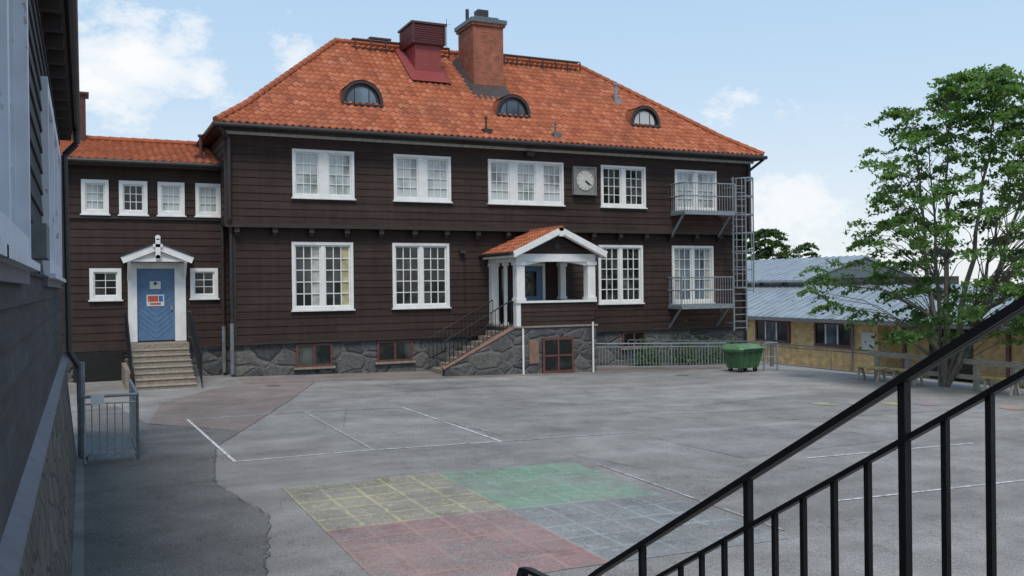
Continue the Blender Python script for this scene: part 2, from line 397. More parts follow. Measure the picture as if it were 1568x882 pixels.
for i,(x,y) in enumerate(((14.2,-13.2),(14.9,-13.6),(15.7,-14.2),(16.2,-15.0),(13.4,-12.9),(12.5,-12.6))):
    gmk.poly([(x+.3*math.cos(t*math.pi/6),y+.3*math.sin(t*math.pi/6),g(x+.3*math.cos(t*math.pi/6))+.009) for t in range(12)],worn_paint('game_mark_%d'%i,[(.5,.42,.15),(.35,.18,.3),(.2,.35,.5),(.5,.25,.15),(.5,.45,.3),(.4,.42,.2)][i],.5))
gmk.done()
# painted number grid
m,nt,b=new_mat('worn_playground_paint')
ac=asphalt_nodes(nt,b,.235)
tc=N(nt,'ShaderNodeTexCoord'); sp=N(nt,'ShaderNodeSeparateXYZ'); L(nt,tc.outputs['Object'],sp.inputs[0])
x=math_(nt,'ADD',sp.outputs[0],1.8); y=math_(nt,'ADD',sp.outputs[1],22.1)
CW=.46
wig=noise(nt,6,3); wd_=math_(nt,'MULTIPLY',math_(nt,'SUBTRACT',wig,.5),.07)
ux=math_(nt,'DIVIDE',math_(nt,'ADD',x,wd_),CW); uy=math_(nt,'DIVIDE',math_(nt,'SUBTRACT',y,wd_),.5)
fx=math_(nt,'ABSOLUTE',math_(nt,'SUBTRACT',math_(nt,'FRACT',ux),.5)); fy=math_(nt,'ABSOLUTE',math_(nt,'SUBTRACT',math_(nt,'FRACT',uy),.5))
line=ramp(nt,math_(nt,'MAXIMUM',fx,fy),[(.435,0.),(.465,1.)])
right=math_(nt,'GREATER_THAN',ux,5.0); top=math_(nt,'GREATER_THAN',uy,5.0)
cy=(.48,.43,.22); cg=(.19,.38,.25); cr_=(.38,.18,.18); cb=(.28,.37,.44)
colr=mixc(nt,top,mixc(nt,right,cr_,cb),mixc(nt,right,cy,cg))
amt=mixc(nt,top,mixc(nt,right,(.62,)*3,(.20,)*3),mixc(nt,right,(.30,)*3,(.66,)*3))
lamt=mixc(nt,top,mixc(nt,right,(.62,)*3,(.55,)*3),mixc(nt,right,(.75,)*3,(.45,)*3))
wn=noise(nt,6.5,8,rough=.82); wl=noise(nt,.9,4); 
wear=math_(nt,'ADD',math_(nt,'MULTIPLY',wn,.75),math_(nt,'MULTIPLY',wl,.5))
fa=math_(nt,'MULTIPLY',ramp(nt,wear,[(.50,.08),(.74,1.)]),amt)
la=math_(nt,'MULTIPLY',ramp(nt,wear,[(.52,.06),(.70,1.)]),lamt)
wv=N(nt,'ShaderNodeTexVoronoi'); wv.inputs['Scale'].default_value=5.5; L(nt,tc.outputs['Object'],wv.inputs['Vector'])
dg=math_(nt,'LESS_THAN',math_(nt,'ABSOLUTE',math_(nt,'SUBTRACT',wv.outputs['Distance'],.33)),.045)
inner=math_(nt,'LESS_THAN',math_(nt,'MAXIMUM',fx,fy),.33)
dg=math_(nt,'MULTIPLY',dg,inner)
c=mixc(nt,fa,ac,colr)
c=mixc(nt,math_(nt,'MULTIPLY',dg,math_(nt,'MULTIPLY',la,.85)),c,mixc(nt,.35,colr,(.6,.50,.46)))
c=mixc(nt,math_(nt,'MULTIPLY',line,la),c,mixc(nt,.28,colr,(.6,.55,.42)))
sk=noise(nt,1.7,5); c=mixc(nt,1.,c,ramp(nt,sk,[(.30,.70),(.42,1.)]),'MULTIPLY')
L(nt,c,b.inputs['Base Color'])
sheet('painted_number_grid',[(-1.8,-22.1),(2.8,-22.1),(2.8,-17.1),(-1.8,-17.1)],m,.006)

# ------------------------------------------------------------------ MAIN BUILDING
main=empty('wooden_school_building')
FL=(0,0,1,0,0,-1); FU=(0,-.25,1,0,0,-1)
core=MB('core_walls',main)
core.box(.05,20.35,.10,9.95,1.0,4.8,BROWNT); core.box(-.15,20.4,-.12,10.15,4.8,7.8,BROWNT); core.done()
fd=MB('stone_foundation',main); fd.box(.0,20.4,.03,9.95,-1.6,1.03,STONE); fd.done()
wl_=[(1.86,3.9,2.07,4.3),(5.27,7.34,2.07,4.3),(13.39,15.38,2.07,4.3),(16.75,18.75,2.02,4.3)]
wu=[(1.86,3.9,5.73,7.3),(5.27,7.34,5.73,7.3),(8.76,11.79,5.73,7.3),(13.39,15.38,5.73,7.3),(16.75,18.75,5.68,7.28)]
w=MB('clapboard_siding',main)
clap(w,FL,0,20.42,1.08,4.8,[hole(*x) for x in wl_],BROWN)
clap(w,FU,-.22,20.46,4.86,7.75,[hole(*x) for x in wu],BROWN)
FLs=(0,0,0,1,-1,0); FUs=(-.22,-.25,0,1,-1,0)
clap(w,FLs,0,9.95,1.08,4.8,[],BROWN); clap(w,FUs,0,10.4,4.86,7.75,[],BROWN)
FRs=(20.42,0,0,1,1,0); FRu=(20.46,-.25,0,1,1,0)
clap(w,FRs,0,9.95,1.08,4.8,[],BROWN); clap(w,FRu,0,10.4,4.86,7.75,[],BROWN)
w.done()
t=MB('trim_and_brackets',main)
fbox(t,FL,-.06,20.5,-.03,.09,1.0,1.075,BROWNT)
fbox(t,FU,-.27,20.52,-.25,.055,4.79,4.858,BROWNT)
fbox(t,FU,-.24,20.48,-.0,.075,4.74,4.788,BROWNT)
a=.12
while a<20.4:
    fbox(t,FL,a-.08,a+.08,.03,.27,4.58,4.738,BROWNT); fbox(t,FL,a-.06,a+.06,.03,.16,4.48,4.578,BROWNT); a+=1.18
fbox(t,FL,-.04,.10,.032,.05,1.08,4.73,BROWNT); fbox(t,FL,20.33,20.45,.032,.05,1.08,4.73,BROWNT)
fbox(t,FU,-.26,-.12,.032,.05,4.87,7.7,BROWNT); fbox(t,FU,20.36,20.49,.032,.05,4.87,7.7,BROWNT)
fbox(t,FU,-.3,20.6,.04,.1,7.66,7.755,simple('eave_strip',(.45,.44,.42),.6))
t.done()
ww=MB('windows',main)
cts=[(None,None,CURTW,None,None,CURT),(None,)*6,(None,)*6,(CURTW,None,None,None,None,CURTW)]
for i,x in enumerate(wl_): window(ww,FL,*x,2,3,5,GL_D if i!=3 else GL_B,mull=.12,trim=.095,sash=.05,mt=.03,curt=cts[i])
for i,x in enumerate(wu):
    gl=GL_D if i==3 else GL_L
    window(ww,FU,*x,3 if i==2 else 2,3,4,gl,mull=.30 if i<3 else .18,trim=.09,sash=.05)
ww.done()
bw=MB('basement_windows',main)
FB=(0,.03,1,0,0,-1)
for a0,a1,h0,h1 in ((1.97,3.17,.2,.96),(4.7,5.97,.25,.97),(14.44,15.5,.35,.97)):
    fbox(bw,FB,a0,a1,0,.02,h0,h1,GL_D)
    for q0,q1,z0,z1 in ((a0,a0+.07,h0,h1),(a1-.07,a1,h0,h1),(a0+.07,a1-.07,h1-.07,h1),(a0+.07,a1-.07,h0,h0+.07),((a0+a1)/2-.03,(a0+a1)/2+.03,h0+.07,h1-.07)):
        fbox(bw,FB,q0,q1,.021,.05,z0,z1,BASEWIN)
    fbox(bw,FB,a0-.08,a1+.08,.0,.12,h0-.07,h0-.002,CONC)
bw.done()
xl,xr,yf,yb=-.55,20.75,-.78,10.78
def prof(u):
    if u<=1.2: return 7.93+.66*u
    return 7.93+.792+(u-1.2)*(12.3-7.93-.792)/(5.78-1.2)
UL=5.78; kl=5.2/UL; kr=5.25/UL
rf=MB('tiled_hip_roof',main)
tiles(rf,lambda a,u:(a,yf+u,prof(u)),lambda u:xl+kl*u,lambda u:xr-kr*u,UL)
tiles(rf,lambda a,u:(a,yb-u,prof(u)),lambda u:xl+kl*u,lambda u:xr-kr*u,UL,sub=3)
tiles(rf,lambda a,u:(xl+kl*u,a,prof(u)),lambda u:yf+u,lambda u:yb-u,UL)
tiles(rf,lambda a,u:(xr-kr*u,a,prof(u)),lambda u:yf+u,lambda u:yb-u,UL,sub=3)
def hp(cx,k,yy,sg,u): return (cx+k*u,yy+sg*u,prof(u)+.06)
for cx,k in ((xl,kl),(xr,-kr)):
    for yy,sg in ((yf,1),(yb,-1)):
        caps(rf,hp(cx,k,yy,sg,0),hp(cx,k,yy,sg,1.2)); caps(rf,hp(cx,k,yy,sg,1.2),hp(cx,k,yy,sg,UL))
caps(rf,(xl+5.2,5,12.38),(xr-5.25,5,12.38))
rf.done()
ev=MB('eaves_and_gutters',main)
ev.box(xl+.05,xr-.05,yf+.05,-.2,7.76,7.82,BROWNT); ev.box(xl+.05,-.2,-.2,10.2,7.76,7.82,BROWNT); ev.box(20.4,xr-.05,-.2,10.2,7.76,7.82,BROWNT)
ev.box(xl+.02,xr-.02,yf+.03,yf+.06,7.78,7.95,BROWNT); ev.box(xl+.02,xl+.05,yf+.06,yb-.05,7.78,7.95,BROWNT)
ev.cyl((xl-.1,yf-.06,7.86),(xr+.1,yf-.06,7.86),.075,.075,DARKM,12)
ev.cyl((xl-.06,yf-.1,7.86),(xl-.06,yb,7.86),.075,.075,DARKM,12); ev.cyl((xr+.06,yf-.1,7.86),(xr+.06,yb,7.86),.075,.075,DARKM,12)
ev.pipe([(xl+.1,yf-.02,7.82),(-.12,-.42,7.5),(-.12,-.36,4.95),(-.06,-.14,4.55),(-.06,-.14,1.0)],.055,DARKM)
ev.pipe([(-.06,-.14,1.7),(-.06,-.14,.1)],.065,PIPEG)
ev.pipe([(xr+.0,yf-.02,7.80),(20.3,-.42,7.35),(20.3,-.38,4.95),(20.28,-.14,4.5),(20.28,-.14,-.3)],.055,DARKM)
ev.pipe([(7.9,-.05,4.4),(7.9,-.08,2.2)],.008,BLACKM,5); ev.box(7.72,7.92,-.2,-.04,3.95,4.06,DARKM)
ev.box(10.2,10.5,-.55,-.28,7.45,7.6,BROWNT)
ev.done()
rw=MB('ridge_walkway',main)
for a0,a1 in ((5.2,7.2),(8.45,9.2),(10.9,15.2)):
    rw.box(a0,a1,4.40,4.70,12.38,12.41,GALVD)
    x=a0+.1
    while x<a1: rw.box(x,x+.04,4.4,4.45,12.0,12.38,DARKM); x+=.6
rw.done()
def dormer(cx,wid,ht,glass,yfr=1.0):
    d=MB('eyebrow_dormer',main); base=prof(yfr-yf)-.02; n=16; pts=[]
    for i in range(n+1):
        t=math.pi*i/n; pts.append((cx-wid/2*math.cos(t), base+ht*math.sin(t)**.9))
    def prof_y(z): return yf+1.2+(z-7.93-.792)/((12.3-7.93-.792)/(5.78-1.2))
    out=[(cx-(wid/2+.1)*math.cos(math.pi*i/n), base+(ht+.09)*math.sin(math.pi*i/n)**.9) for i in range(n+1)]
    for i in range(n):
        (x0,z0),(x1,z1)=out[i],out[i+1]
        for k in range(6):
            y0=yfr-.12; e0=prof_y(z0)+.15; e1=prof_y(z1)+.15
            a0=y0+(e0-y0)*k/6; a1=y0+(e0-y0)*(k+1)/6; b0=y0+(e1-y0)*k/6; b1=y0+(e1-y0)*(k+1)/6
            d.poly([(x0,a0,z0+.03),(x1,b0,z1+.03),(x1,b1,z1),(x0,a1,z0)],TILE,U(.2,.8))
        p0,p1=pts[i],pts[i+1]
        d.poly([(x0,yfr-.12,z0),(x1,yfr-.12,z1),(p1[0],yfr-.12,p1[1]),(p0[0],yfr-.12,p0[1])],DARKM)
        d.poly([(p0[0],yfr-.12,p0[1]),(p1[0],yfr-.12,p1[1]),(p1[0],yfr,p1[1]),(p0[0],yfr,p0[1])],DARKM)
    d.poly([(cx+(x-cx)*.97,yfr-.02,base+(z-base)*.97) for x,z in pts],DARKM)
    d.poly([(cx+(x-cx)*.8,yfr-.03,base+.07+(z-base)*.74) for x,z in pts],glass)
    for q in (-.2,.2): d.box(cx+q*wid-.015,cx+q*wid+.015,yfr-.05,yfr-.032,base+.05,base+ht*.72,DARKM)
    d.box(cx-wid/2-.08,cx+wid/2+.08,yfr-.22,yfr-.02,base-.07,base-.01,DARKM)
    d.done()
dormer(4.55,1.3,.72,GL_B); dormer(10.35,1.2,.68,GL_B); dormer(16.2,1.2,.68,GL_W)
ch=MB('brick_chimney',main)
ch.box(9.45,10.72,2.55,4.1,9.5,12.9,BRICK); ch.box(9.38,10.79,2.48,4.17,12.9,13.0,BRICK); ch.box(9.33,10.84,2.43,4.22,13.0,13.16,GALVD)
ch.box(9.6,10.6,2.7,3.95,13.161,13.3,GALVD); ch.box(9.85,10.3,3.0,3.4,13.3,13.66,DARKM); ch.cyl((9.6,3.5,13.3),(9.6,3.5,13.75),.07,.07,DARKM)
ch.hexa([(9.2,1.75,9.75),(10.95,1.75,9.75),(10.95,4.3,11.75),(9.2,4.3,11.75),(9.4,2.5,10.55),(10.78,2.5,10.55),(10.78,4.2,12.0),(9.4,4.2,12.0)],simple('chimney_flashing',(.055,.04,.037),.5))
ch.done()
vt=MB('red_metal_ventilation_hood',main)
vt.hexa([(6.95,2.55,10.55),(8.55,2.55,10.55),(8.55,4.6,12.15),(6.95,4.6,12.15),(7.2,3.0,11.0),(8.3,3.0,11.0),(8.3,4.4,12.2),(7.2,4.4,12.2)],REDM)
vt.box(7.25,8.3,3.05,4.35,10.9,12.05,REDM); vt.box(7.12,8.42,2.92,4.48,12.05,12.78,REDD)
for i in range(8): vt.box(7.09,8.45,2.89,4.51,12.1+i*.085,12.115+i*.085,REDM)
vt.box(7.05,8.49,2.85,4.55,12.80,12.88,REDD)
for x in (7.1,8.36): vt.box(x,x+.08,2.87,2.93,12.05,12.8,REDD)
vt.done()
v2=MB('small_vent_box',main); v2.box(6.3,7.0,5.6,6.3,11.7,12.75,REDD); v2.box(6.2,7.1,5.5,6.4,12.75,12.83,REDD)
v2.cyl((9.3,5,12.3),(9.3,5,13.75),.010,.010,DARKM,6); v2.cyl((8.55,5,13.42),(9.5,5,13.55),.006,.006,DARKM,6)
v2.done()
rp=MB('roof_pipes',main)
for (x,y,h,mt,r) in ((8.7,-.3,.55,BROWNT,.035),(11.5,-.25,.5,GALVD,.035),(15.85,2.55,.75,GALV,.08)):
    z=prof(y-yf); rp.cyl((x,y,z-.1),(x,y,z+h),r,r,mt); rp.cyl((x,y,z+h-.08),(x,y,z+h),r*1.5,r*1.5,mt); rp.box(x-.16,x+.16,y-.2,y+.2,z-.12,z+.09,mt)
rp.done()
ck=MB('wall_clock',main)
fbox(ck,FU,12.15,13.12,.03,.16,6.13,7.18,CLKBOX)
for q in ((12.15,12.2,6.13,7.18),(13.07,13.12,6.13,7.18),(12.2,13.07,6.13,6.18),(12.2,13.07,7.13,7.18)): fbox(ck,FU,q[0],q[1],.16,.19,q[2],q[3],CLKBOX)
ck.cyl((12.635,-.41,6.66),(12.635,-.44,6.66),.36,.36,DIAL,40)
for i in range(12):
    t_=i*math.pi/6; ck.beam((12.635+.28*math.sin(t_),-.445,6.66+.28*math.cos(t_)),(12.635+.34*math.sin(t_),-.445,6.66+.34*math.cos(t_)),.02,.01,CLKBOX,up=(0,1,0))
ck.beam((12.635,-.455,6.66),(12.78,-.455,6.52),.045,.012,BLACKM,up=(0,1,0)); ck.beam((12.635,-.468,6.66),(12.86,-.468,6.50),.03,.012,BLACKM,up=(0,1,0))
ck.done()

# ---- porch
po=empty('entrance_porch',main)
p=MB('porch_base',po)
p.box(8.8,11.95,-2.28,.0,-.8,1.36,STONE)
p.box(8.75,12.0,-2.33,-.02,1.362,1.42,CONC)
FPf=(8.86,-2.3,1,0,0,-1)
fbox(p,FPf,.95,2.15,-.01,.03,-.2,1.0,GL_D)
for q0,q1,z0,z1 in ((.95,1.03,-.2,1.0),(2.07,2.15,-.2,1.0),(1.03,2.07,.92,1.0),(1.03,2.07,-.2,-.12),(1.52,1.58,-.12,.92),(1.03,1.52,.36,.42),(1.58,2.07,.36,.42)): fbox(p,FPf,q0,q1,.031,.06,z0,z1,BASEWIN)
fbox(p,FPf,.45,.8,.0,.03,.15,.95,simple('orange_stone_patch',(.22,.13,.09),.8))
p.pipe([(9.05,-2.4,1.35),(9.05,-2.4,-.2)],.035,WHITE); p.pipe([(11.75,-2.4,1.5),(11.75,-2.4,-.25)],.035,WHITE)
clap(p,(8.86,-2.28,1,0,0,-1),0,3.05,1.42,2.2,[],BROWN,board=.16,proj=.02)
clap(p,(11.92,-2.28,0,1,1,0),0,2.2,1.42,2.2,[],BROWN,board=.16,proj=.02)
p.box(8.9,11.9,-2.27,-2.15,1.42,2.2,BROWNT); p.box(11.8,11.9,-2.15,0,1.42,2.2,BROWNT)
p.box(8.84,11.95,-2.36,-2.12,2.2,2.27,WHITE); p.box(11.76,12.0,-2.1,0,2.2,2.27,WHITE)
p.done()
p=MB('porch_columns',po)
def column(x,y,w,z0,z1):
    p.box(x-w/2,x+w/2,y-w/2,y+w/2,z0,z1,WHITE); p.box(x-w/2-.04,x+w/2+.04,y-w/2-.04,y+w/2+.04,z1-.12,z1-.002,WHITE); p.box(x-w/2-.03,x+w/2+.03,y-w/2-.03,y+w/2+.03,z0+.002,z0+.1,WHITE)
column(9.02,-2.18,.30,2.27,3.6); column(11.76,-2.18,.30,2.27,3.6); column(9.0,-.14,.26,1.42,3.6); column(11.76,-.14,.22,2.27,3.6)
column(9.02,-1.1,.10,1.42,3.6)
p.box(8.86,11.92,-2.33,-2.03,3.6,3.86,WHITE); p.box(8.86,9.16,-2.03,0,3.6,3.86,WHITE); p.box(11.62,11.92,-2.03,0,3.6,3.86,WHITE)
p.box(8.86,9.02,-2.31,-2.05,1.42,2.2,WHITE)
for i in range(12):
    t0=-1+i/6; t1=-1+(i+1)/6; xa=10.39+t0*1.22; xb=10.39+t1*1.22
    z0=3.6-.14*t0*t0; z1=3.6-.14*t1*t1
    p.hexa([(xa,-2.28,z0),(xb,-2.28,z1),(xb,-2.1,z1),(xa,-2.1,z0),(xa,-2.28,3.598),(xb,-2.28,3.598),(xb,-2.1,3.598),(xa,-2.1,3.598)],WHITE)
p.poly([(9.0,-2.3,3.86),(11.78,-2.3,3.86),(10.42,-2.3,4.5)],BROWN)
for i in range(4): p.box(9.3+i*.36,11.5-i*.36,-2.32,-2.3,3.9+i*.14,3.91+i*.14,BROWNT)
p.cyl((10.42,-2.34,4.12),(10.42,-2.31,4.12),.12,.12,BLACKM,16)
for sx in (-1,1):
    p.beam((10.42+sx*1.78,-2.62,3.84),(10.42,-2.62,4.66),.05,.2,WHITE,up=(0,0,1)); p.beam((10.42+sx*1.74,-2.55,3.78),(10.42+.0*sx,-2.55,4.58),.06,.12,WHITE)
    p.beam((10.42+sx*1.75,-2.65,3.80),(10.42+sx*1.75,0,3.80),.06,.12,WHITE)
p.box(10.34,10.5,-2.66,-2.6,4.45,4.74,WHITE)
p.box(8.86,11.9,-2.2,0,3.862,3.9,WHITE)
p.done()
p=MB('porch_roof',po)
for sx in (-1,1):
    tiles(p,lambda a,u,sx=sx:(10.42+sx*(1.82-u),a,3.87+u*.455),lambda u:-2.62,lambda u:.0,1.82,rh=.3,tw=.2)
caps(p,(10.42,-2.66,4.72),(10.42,0,4.72),.1)
p.cyl((8.52,-2.65,3.86),(8.52,0,3.86),.06,.06,DARKM); p.done()
p=MB('porch_door',po)
fbox(p,FL,10.0,11.0,.03,.05,1.42,3.5,BLUED); fbox(p,FL,10.25,10.75,.051,.06,2.4,3.3,GL_D)
for q in ((9.9,10.0),(11.0,11.1)): fbox(p,FL,q[0],q[1],.03,.08,1.42,3.6,WHITE)
fbox(p,FL,10.0,11.0,.03,.08,3.5,3.6,WHITE); fbox(p,FL,9.35,9.6,.03,.06,1.42,3.4,GL_D); p.done()
p=MB('porch_steps',po)
ns=8
for i in range(ns):
    h1=1.40-(i+1)*.172; x1=8.78-i*.29
    p.box(x1-.30,x1,-2.0,-.55,-.4,h1,CONC)
p.hexa([(6.3,-2.28,-.3),(8.8,-2.28,-.3),(8.8,-2.0,-.3),(6.3,-2.0,-.3),(6.3,-2.28,.1),(8.8,-2.28,1.36),(8.8,-2.0,1.36),(6.3,-2.0,.1)],STONE)
p.hexa([(6.25,-2.31,.1),(8.8,-2.31,1.362),(8.8,-1.97,1.362),(6.25,-1.97,.1),(6.25,-2.31,.16),(8.8,-2.31,1.42),(8.8,-1.97,1.42),(6.25,-1.97,.16)],simple('red_granite_coping',(.26,.16,.12),.8))
p.done()
p=MB('porch_step_railing',po)
for y in (-2.14,-.6):
    a=Vector((6.35,y,1.02)); b_=Vector((8.75,y,2.3)); p.cyl(a,b_,.022,.022,BLACKM,8); p.cyl(a-Vector((0,0,.8)),b_-Vector((0,0,.8)),.016,.016,BLACKM,8)
    for i in range(17):
        q=a.lerp(b_,i/16); p.cyl(q-Vector((0,0,.95 if i%8==0 else .8)),q,.012,.012,BLACKM,6)
p.done()

# ---- fire escape
fe=MB('fire_escape',main)
def balcony(a0,a1,h,yw):
    y0=yw-.95
    for i in range(14):
        y=yw-.05-i*.066; fe.box(a0,a1,y-.02,y,h-.03,h,GALV)
    fe.box(a0,a1,y0,y0+.06,h-.17,h-.031,GALV); fe.box(a0,a0+.06,y0+.06,yw,h-.17,h-.031,GALV); fe.box(a1-.06,a1,y0+.06,yw,h-.17,h-.031,GALV)
    for z in (h+.55,h+1.05):
        fe.cyl((a0,y0,z),(a1,y0,z),.028,.028,GALV,6); fe.cyl((a0,y0,z),(a0,yw,z),.028,.028,GALV,6)
        fe.cyl((a1,y0,z),(a1,y0+.3,z),.028,.028,GALV,6)
    n=int((a1-a0)/.12)
    for i in range(n+1):
        x=a0+(a1-a0)*i/n; fe.cyl((x,y0,h-.1),(x,y0,h+1.05),.011,.011,GALV,5)
    for i in range(9):
        y=y0+.95*i/9; fe.cyl((a0,y,h-.1),(a0,y,h+1.05),.012,.012,GALV,5)
    for x in (a0+.05,a1-.1): fe.beam((x,y0+.1,h-.1),(x,yw,h-.95),.06,.06,GALV)
    for x in (a0,a1): fe.cyl((x,y0,h-.1),(x,y0,h+1.05),.026,.026,GALV,8)
balcony(16.55,18.95,5.62,-.25); balcony(16.55,19.0,1.98,0)
for x in (19.12,19.75):
    fe.cyl((x,-.85,.9),(x,-.85,7.0),.034,.034,GALV,6)
    fe.cyl((x+.0,-.35,1.2),(x,-.85,1.2),.02,.02,GALV,6); fe.cyl((x,-.25,6.6),(x,-.85,6.6),.02,.02,GALV,6)
z=1.0
while z<6.9: fe.cyl((19.12,-.85,z),(19.75,-.85,z),.018,.018,GALV,5); z+=.27
cage=[]
for i in range(9):
    t_=math.pi*i/8; cage.append((19.435-.40*math.cos(t_),-.85-.72*math.sin(t_)))
z=2.6
while z<7.1:
    for (xa,ya),(xb,yb_) in zip(cage,cage[1:]): fe.beam((xa,ya,z),(xb,yb_,z),.012,.05,GALV)
    z+=.72
for i in (1,2,4,6,7): fe.beam((cage[i][0],cage[i][1],2.58),(cage[i][0],cage[i][1],6.95),.035,.012,GALV)
for x in (20.12,): fe.cyl((x,-.85,2.4),(x,-.85,6.95),.022,.022,GALV,6)
for z in (6.9,5.5,4.1,2.5):
    fe.cyl((19.75,-.85,z),(20.12,-.85,z),.02,.02,GALV,5); fe.cyl((20.12,-.85,z),(20.12,-.2,z),.02,.02,GALV,5)
fe.done()

# ------------------------------------------------------------------ ANNEX
an=empty('wooden_annex_building')
FA=(0,.8,1,0,0,-1)
wa=[(-4.32,-3.55,5.14,6.19),(-3.26,-2.44,5.14,6.19),(-2.14,-1.34,5.14,6.19),(-1.01,-.22,5.14,6.19),(-4.12,-3.22,2.5,3.47),(-1.2,-.35,2.5,3.47)]
dr=(-3.04,-1.34,1.17,3.65)
a=MB('walls',an)
a.box(-12,-.0,.9,8,1.0,6.6,BROWNT); a.box(-12,-3.1,.84,8,-1.5,1.0,STONE); a.box(-3.1,-.0,.84,8,-1.2,1.0,STONE)
clap(a,FA,-12,-.02,1.0,6.66,[hole(*x) for x in wa]+[hole(*dr)],BROWN)
fbox(a,FA,-12,-.02,.03,.06,.93,1.0,BROWNT); fbox(a,FA,-12,-.02,.03,.07,5.0,5.07,BROWNT)
a.box(-12.2,-.0,.38,.8,6.60,6.66,BROWNT); a.box(-12.2,-.0,.36,.40,6.60,6.76,BROWNT)
a.cyl((-12,.3,6.72),(-.1,.3,6.72),.07,.07,DARKM)
a.pipe([(-.2,.32,6.68),(-.2,.66,6.4),(-.2,.66,1.0)],.05,DARKM); a.pipe([(-.2,.66,1.6),(-.2,.66,.1)],.065,PIPEG)
a.done()
a=MB('windows',an)
for i,x in enumerate(wa): window(a,FA,*x,1,3 if i<4 else 2,3,GL_L if i in(0,2,3) else GL_D,trim=.11,mt=.02)
a.done()
GROOVE=simple('blue_groove',(.055,.115,.21)); NOSE=simple('step_nosing',(.36,.32,.26))
a=MB('front_door',an)
F=FA
fbox(a,F,-3.04,-2.78,-.05,.08,1.17,3.65,WHITE); fbox(a,F,-1.67,-1.34,-.05,.08,1.17,3.65,WHITE); fbox(a,F,-2.78,-1.67,-.05,.078,3.46,3.65,WHITE)
fbox(a,F,-2.78,-1.67,-.08,-.02,1.2,3.46,BLUED)
for sgn in (-1,1):
    for i in range(14):
        z=1.25+i*.17
        x0=-2.225+sgn*.02; x1=-2.225+sgn*.5
        if z+.42<3.44: a.beam((x0,.818,z),(x1,.818,z+.40),.010,.012,GROOVE,up=(0,1,0))
fbox(a,F,-2.40,-2.08,-.018,-.005,2.82,3.06,POSTW); fbox(a,F,-2.50,-1.98,-.018,-.006,2.28,2.64,POSTW); fbox(a,F,-2.46,-2.16,-.005,-.001,2.42,2.60,POSTR); fbox(a,F,-2.14,-2.02,-.005,-.001,2.42,2.60,POSTB); fbox(a,F,-2.40,-2.08,-.005,-.001,2.32,2.38,POSTR)
a.cyl((-2.24,.80,2.99),(-2.24,.795,2.99),.05,.05,BLACKM); fbox(a,F,-1.80,-1.74,-.02,.04,2.15,2.30,GALV)
a.done()
a=MB('door_hood',an)
for sx in (-1,1):
    a.beam((-2.2+sx*1.02,.12,3.70),(-2.2,.12,4.12),.07,.2,WHITE)
    a.beam((-2.2+sx*1.05,.45,3.84),(-2.2+.01*sx,.45,4.25),.8,.04,DARKM)
    a.beam((-2.2+sx*.82,.78,3.1),(-2.2+sx*.82,.2,3.68),.08,.08,WHITE); a.beam((-2.2+sx*.82,.8,3.66),(-2.2+sx*.82,.12,3.66),.08,.08,WHITE)
a.poly([(-3.05,.2,3.68),(-1.35,.2,3.68),(-2.2,.2,4.06)],WHITE)
a.box(-3.02,-1.38,.16,.24,3.66,3.74,WHITE)
a.box(-2.27,-2.13,.03,.10,3.75,4.36,WHITE); a.cyl((-2.2,.03,4.4),(-2.2,.10,4.4),.08,.08,WHITE,12); a.cyl((-2.2,.03,3.8),(-2.2,.10,3.8),.07,.07,WHITE,12)
a.box(-2.34,-2.06,.03,.10,4.1,4.2,WHITE)
a.done()
a=MB('tiled_roof',an)
tiles(a,lambda q,u:(q,.36+u,6.76+u*.30),lambda u:-12.1,lambda u:-.2,3.64)
tiles(a,lambda q,u:(q,7.64-u,6.76+u*.30),lambda u:-12.1,lambda u:-.2,3.64,sub=3)
caps(a,(-12.1,4,7.92),(-.2,4,7.92))
a.done()
a=MB('sheet_metal_chimney',an); a.box(-4.9,-4.15,3.7,4.4,7.4,9.35,REDD); a.box(-5.0,-4.05,3.6,4.5,9.35,9.42,REDD)
a.cyl((-.75,1.4,6.95),(-.75,1.4,7.85),.06,.06,REDD); a.cyl((-.75,1.4,7.78),(-.75,1.4,7.85),.1,.1,REDD); a.box(-.95,-.55,1.1,1.6,7.0,7.15,REDD); a.done()
a=MB('door_steps',an)
n=8
a.box(-3.05,-1.35,-.25,.8,-.2,1.15,CONC)
for i in range(1,n): a.box(-3.0,-1.4,-.25-i*.345,-.25-(i-1)*.345,-.2,1.15-i*.146,CONC); a.box(-3.0,-1.4,-.28-i*.345,-.20-i*.345,1.12-i*.146,1.153-i*.146,NOSE)
a.done()
a=MB('door_step_railing',an)
for x in (-3.12,-1.28):
    pts=[(x,.6,2.1),(x,-.25,2.1),(x,-2.9,.95)]
    for k in (0,.8):
        a.pipe([(q[0],q[1],q[2]-k) for q in pts],.022,BLACKM,8)
    for i in range(22):
        t_=i/21; y=.6-3.5*t_; z=2.1 if y>-.25 else 2.1-(-.25-y)*1.15/2.65
        a.cyl((x,y,z-(.8 if i%7 else 1.0)),(x,y,z),.012,.012,BLACKM,5)
a.done()
sw=MB('basement_stairwell',an)
sw.box(-4.6,-3.2,.70,.78,.02,.9,simple('stairwell_shade',(.012,.012,.012),.9)); sw.box(-3.25,-3.12,-2.3,.7,.0,.55,CONC); sw.done()  # near-black panel paints the shade inside the opening beside the steps

